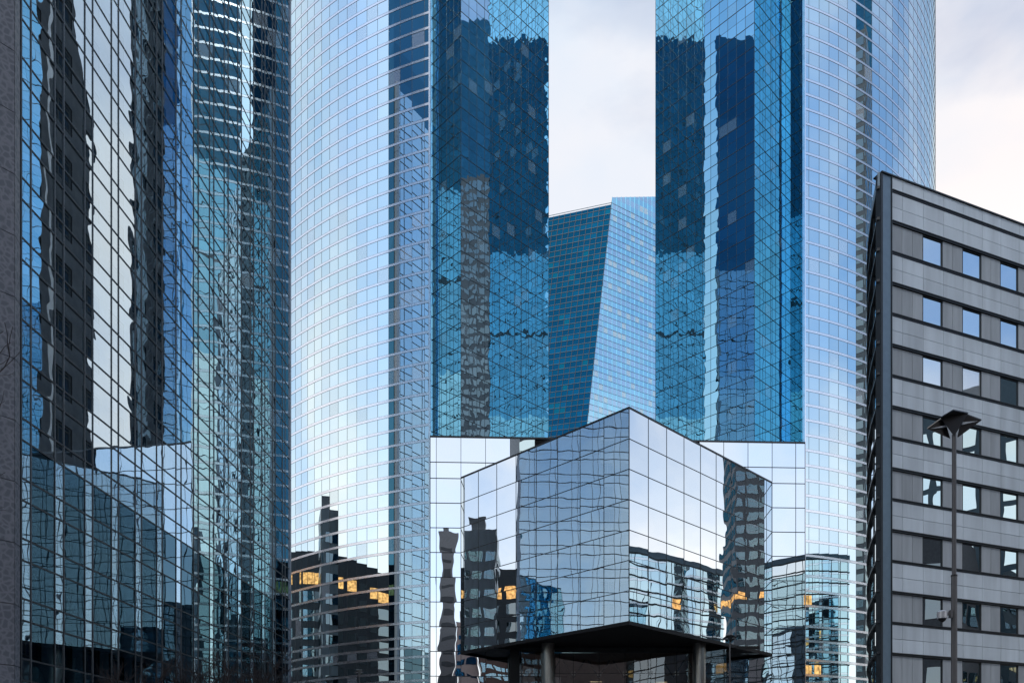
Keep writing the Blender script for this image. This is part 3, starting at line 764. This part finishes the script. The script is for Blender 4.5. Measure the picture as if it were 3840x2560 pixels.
for (px_, Y, ytop, lab, sd) in ((470, 30, 2450, 'bare tree at the foot of the dark glass facade, leftmost of the row', 3), (760, 34, 2440, 'bare tree before the foot of the dark glass facade, second from left', 5),
                                (935, 42, 2470, 'bare tree before the dark glass facade, third from left', 8), (1075, 48, 2480, 'bare tree before the grey end post of the dark glass facade', 11)):
    bare_tree(PX(px_, Y), Y, PZ(ytop, Y), lab, sd)
bare_tree(-13.5, 19.0, 14.5, 'tall bare tree with branches reaching in over the granite wall', 21, (.08, .05), .6, 6, .16)

# ------------------------------------------------------------------ sky and light
SUN_EL, SUN_AZ = math.radians(54), math.radians(197.5)     # azimuth measured from +Y towards +X
w = bpy.data.worlds.new('World'); SC.world = w; w.use_nodes = True; nt = w.node_tree; nt.nodes.clear()
out = N(nt, 'ShaderNodeOutputWorld'); bg = N(nt, 'ShaderNodeBackground')
sky = N(nt, 'ShaderNodeTexSky', sky_type='NISHITA'); sky.sun_disc = False; sky.sun_elevation = SUN_EL; sky.sun_rotation = SUN_AZ
sky.air_density = 1.0; sky.dust_density = 1.2; sky.ozone_density = 3.0
tc = N(nt, 'ShaderNodeTexCoord'); mp = N(nt, 'ShaderNodeMapping'); L(nt, tc.outputs['Generated'], mp.inputs[0]); mp.inputs['Scale'].default_value = (1, 1, 1.6)
no = N(nt, 'ShaderNodeTexNoise'); L(nt, mp.outputs[0], no.inputs['Vector']); no.inputs['Scale'].default_value = 1.9; no.inputs['Detail'].default_value = 7; no.inputs['Roughness'].default_value = .55; no.inputs['Distortion'].default_value = .3
sep = N(nt, 'ShaderNodeSeparateXYZ'); L(nt, tc.outputs['Generated'], sep.inputs[0])
cov = math_n(nt, 'ADD', no.outputs[0], math_n(nt, 'MULTIPLY', sep.outputs['Y'], .07))
cov = math_n(nt, 'SUBTRACT', cov, math_n(nt, 'MULTIPLY', sep.outputs['Z'], .22))
frontal = ramp(nt, sep.outputs['Y'], .68, .84)
cov = math_n(nt, 'ADD', cov, math_n(nt, 'MULTIPLY', frontal, .15))
cov = math_n(nt, 'SUBTRACT', cov, math_n(nt, 'MULTIPLY', ramp(nt, sep.outputs['X'], .30, .50), .10))
fac = ramp(nt, cov, .14, .50)
n2 = N(nt, 'ShaderNodeTexNoise'); L(nt, mp.outputs[0], n2.inputs['Vector']); n2.inputs['Scale'].default_value = 3.3; n2.inputs['Detail'].default_value = 5
cc = mixc(nt, ramp(nt, n2.outputs[0], .35, .65), (4.7, 5.7, 6.9), (7.1, 6.75, 6.8))
low = ramp(nt, sep.outputs['Z'], .10, .55)
cc = mixc(nt, low, (10.6, 9.8, 9.5), cc)
vsk = N(nt, 'ShaderNodeVectorMath', operation='MULTIPLY'); vsk.inputs[1].default_value = (1.5, 1.6, 1.6); L(nt, sky.outputs[0], vsk.inputs[0])
cc = mixc(nt, math_n(nt, 'MULTIPLY', frontal, .55), cc, (7.8, 7.15, 6.9))
L(nt, mixc(nt, fac, vsk.outputs[0], cc), bg.inputs[0]); bg.inputs[1].default_value = .1
L(nt, bg.outputs[0], out.inputs[0])
sd = bpy.data.lights.new('sun', 'SUN'); sd.energy = 1.1; sd.angle = math.radians(12); sd.color = (1, .97, .94)
so = bpy.data.objects.new('sun', sd); COL.objects.link(so)
dv = Vector((math.sin(SUN_AZ) * math.cos(SUN_EL), math.cos(SUN_AZ) * math.cos(SUN_EL), math.sin(SUN_EL)))
so.rotation_euler = (-dv).to_track_quat('-Z', 'Y').to_euler(); so.location = (0, 0, 300)

cd = bpy.data.cameras.new('camera'); co = bpy.data.objects.new('camera', cd); COL.objects.link(co)
co.location = (0, 0, CZ); co.rotation_euler = (math.radians(90), 0, 0)
cd.sensor_width = 36; cd.lens = 36 * F / 3840; cd.shift_y = (YH - 1280) / 3840; cd.clip_end = 6000
SC.camera = co
SC.view_settings.view_transform = 'Standard'; SC.view_settings.look = 'None'; SC.view_settings.exposure = .5; SC.view_settings.gamma = 1
SC.cycles.max_bounces = 12; SC.cycles.glossy_bounces = 8; SC.cycles.transparent_max_bounces = 12; SC.cycles.diffuse_bounces = 3
SC.cycles.caustics_reflective = False
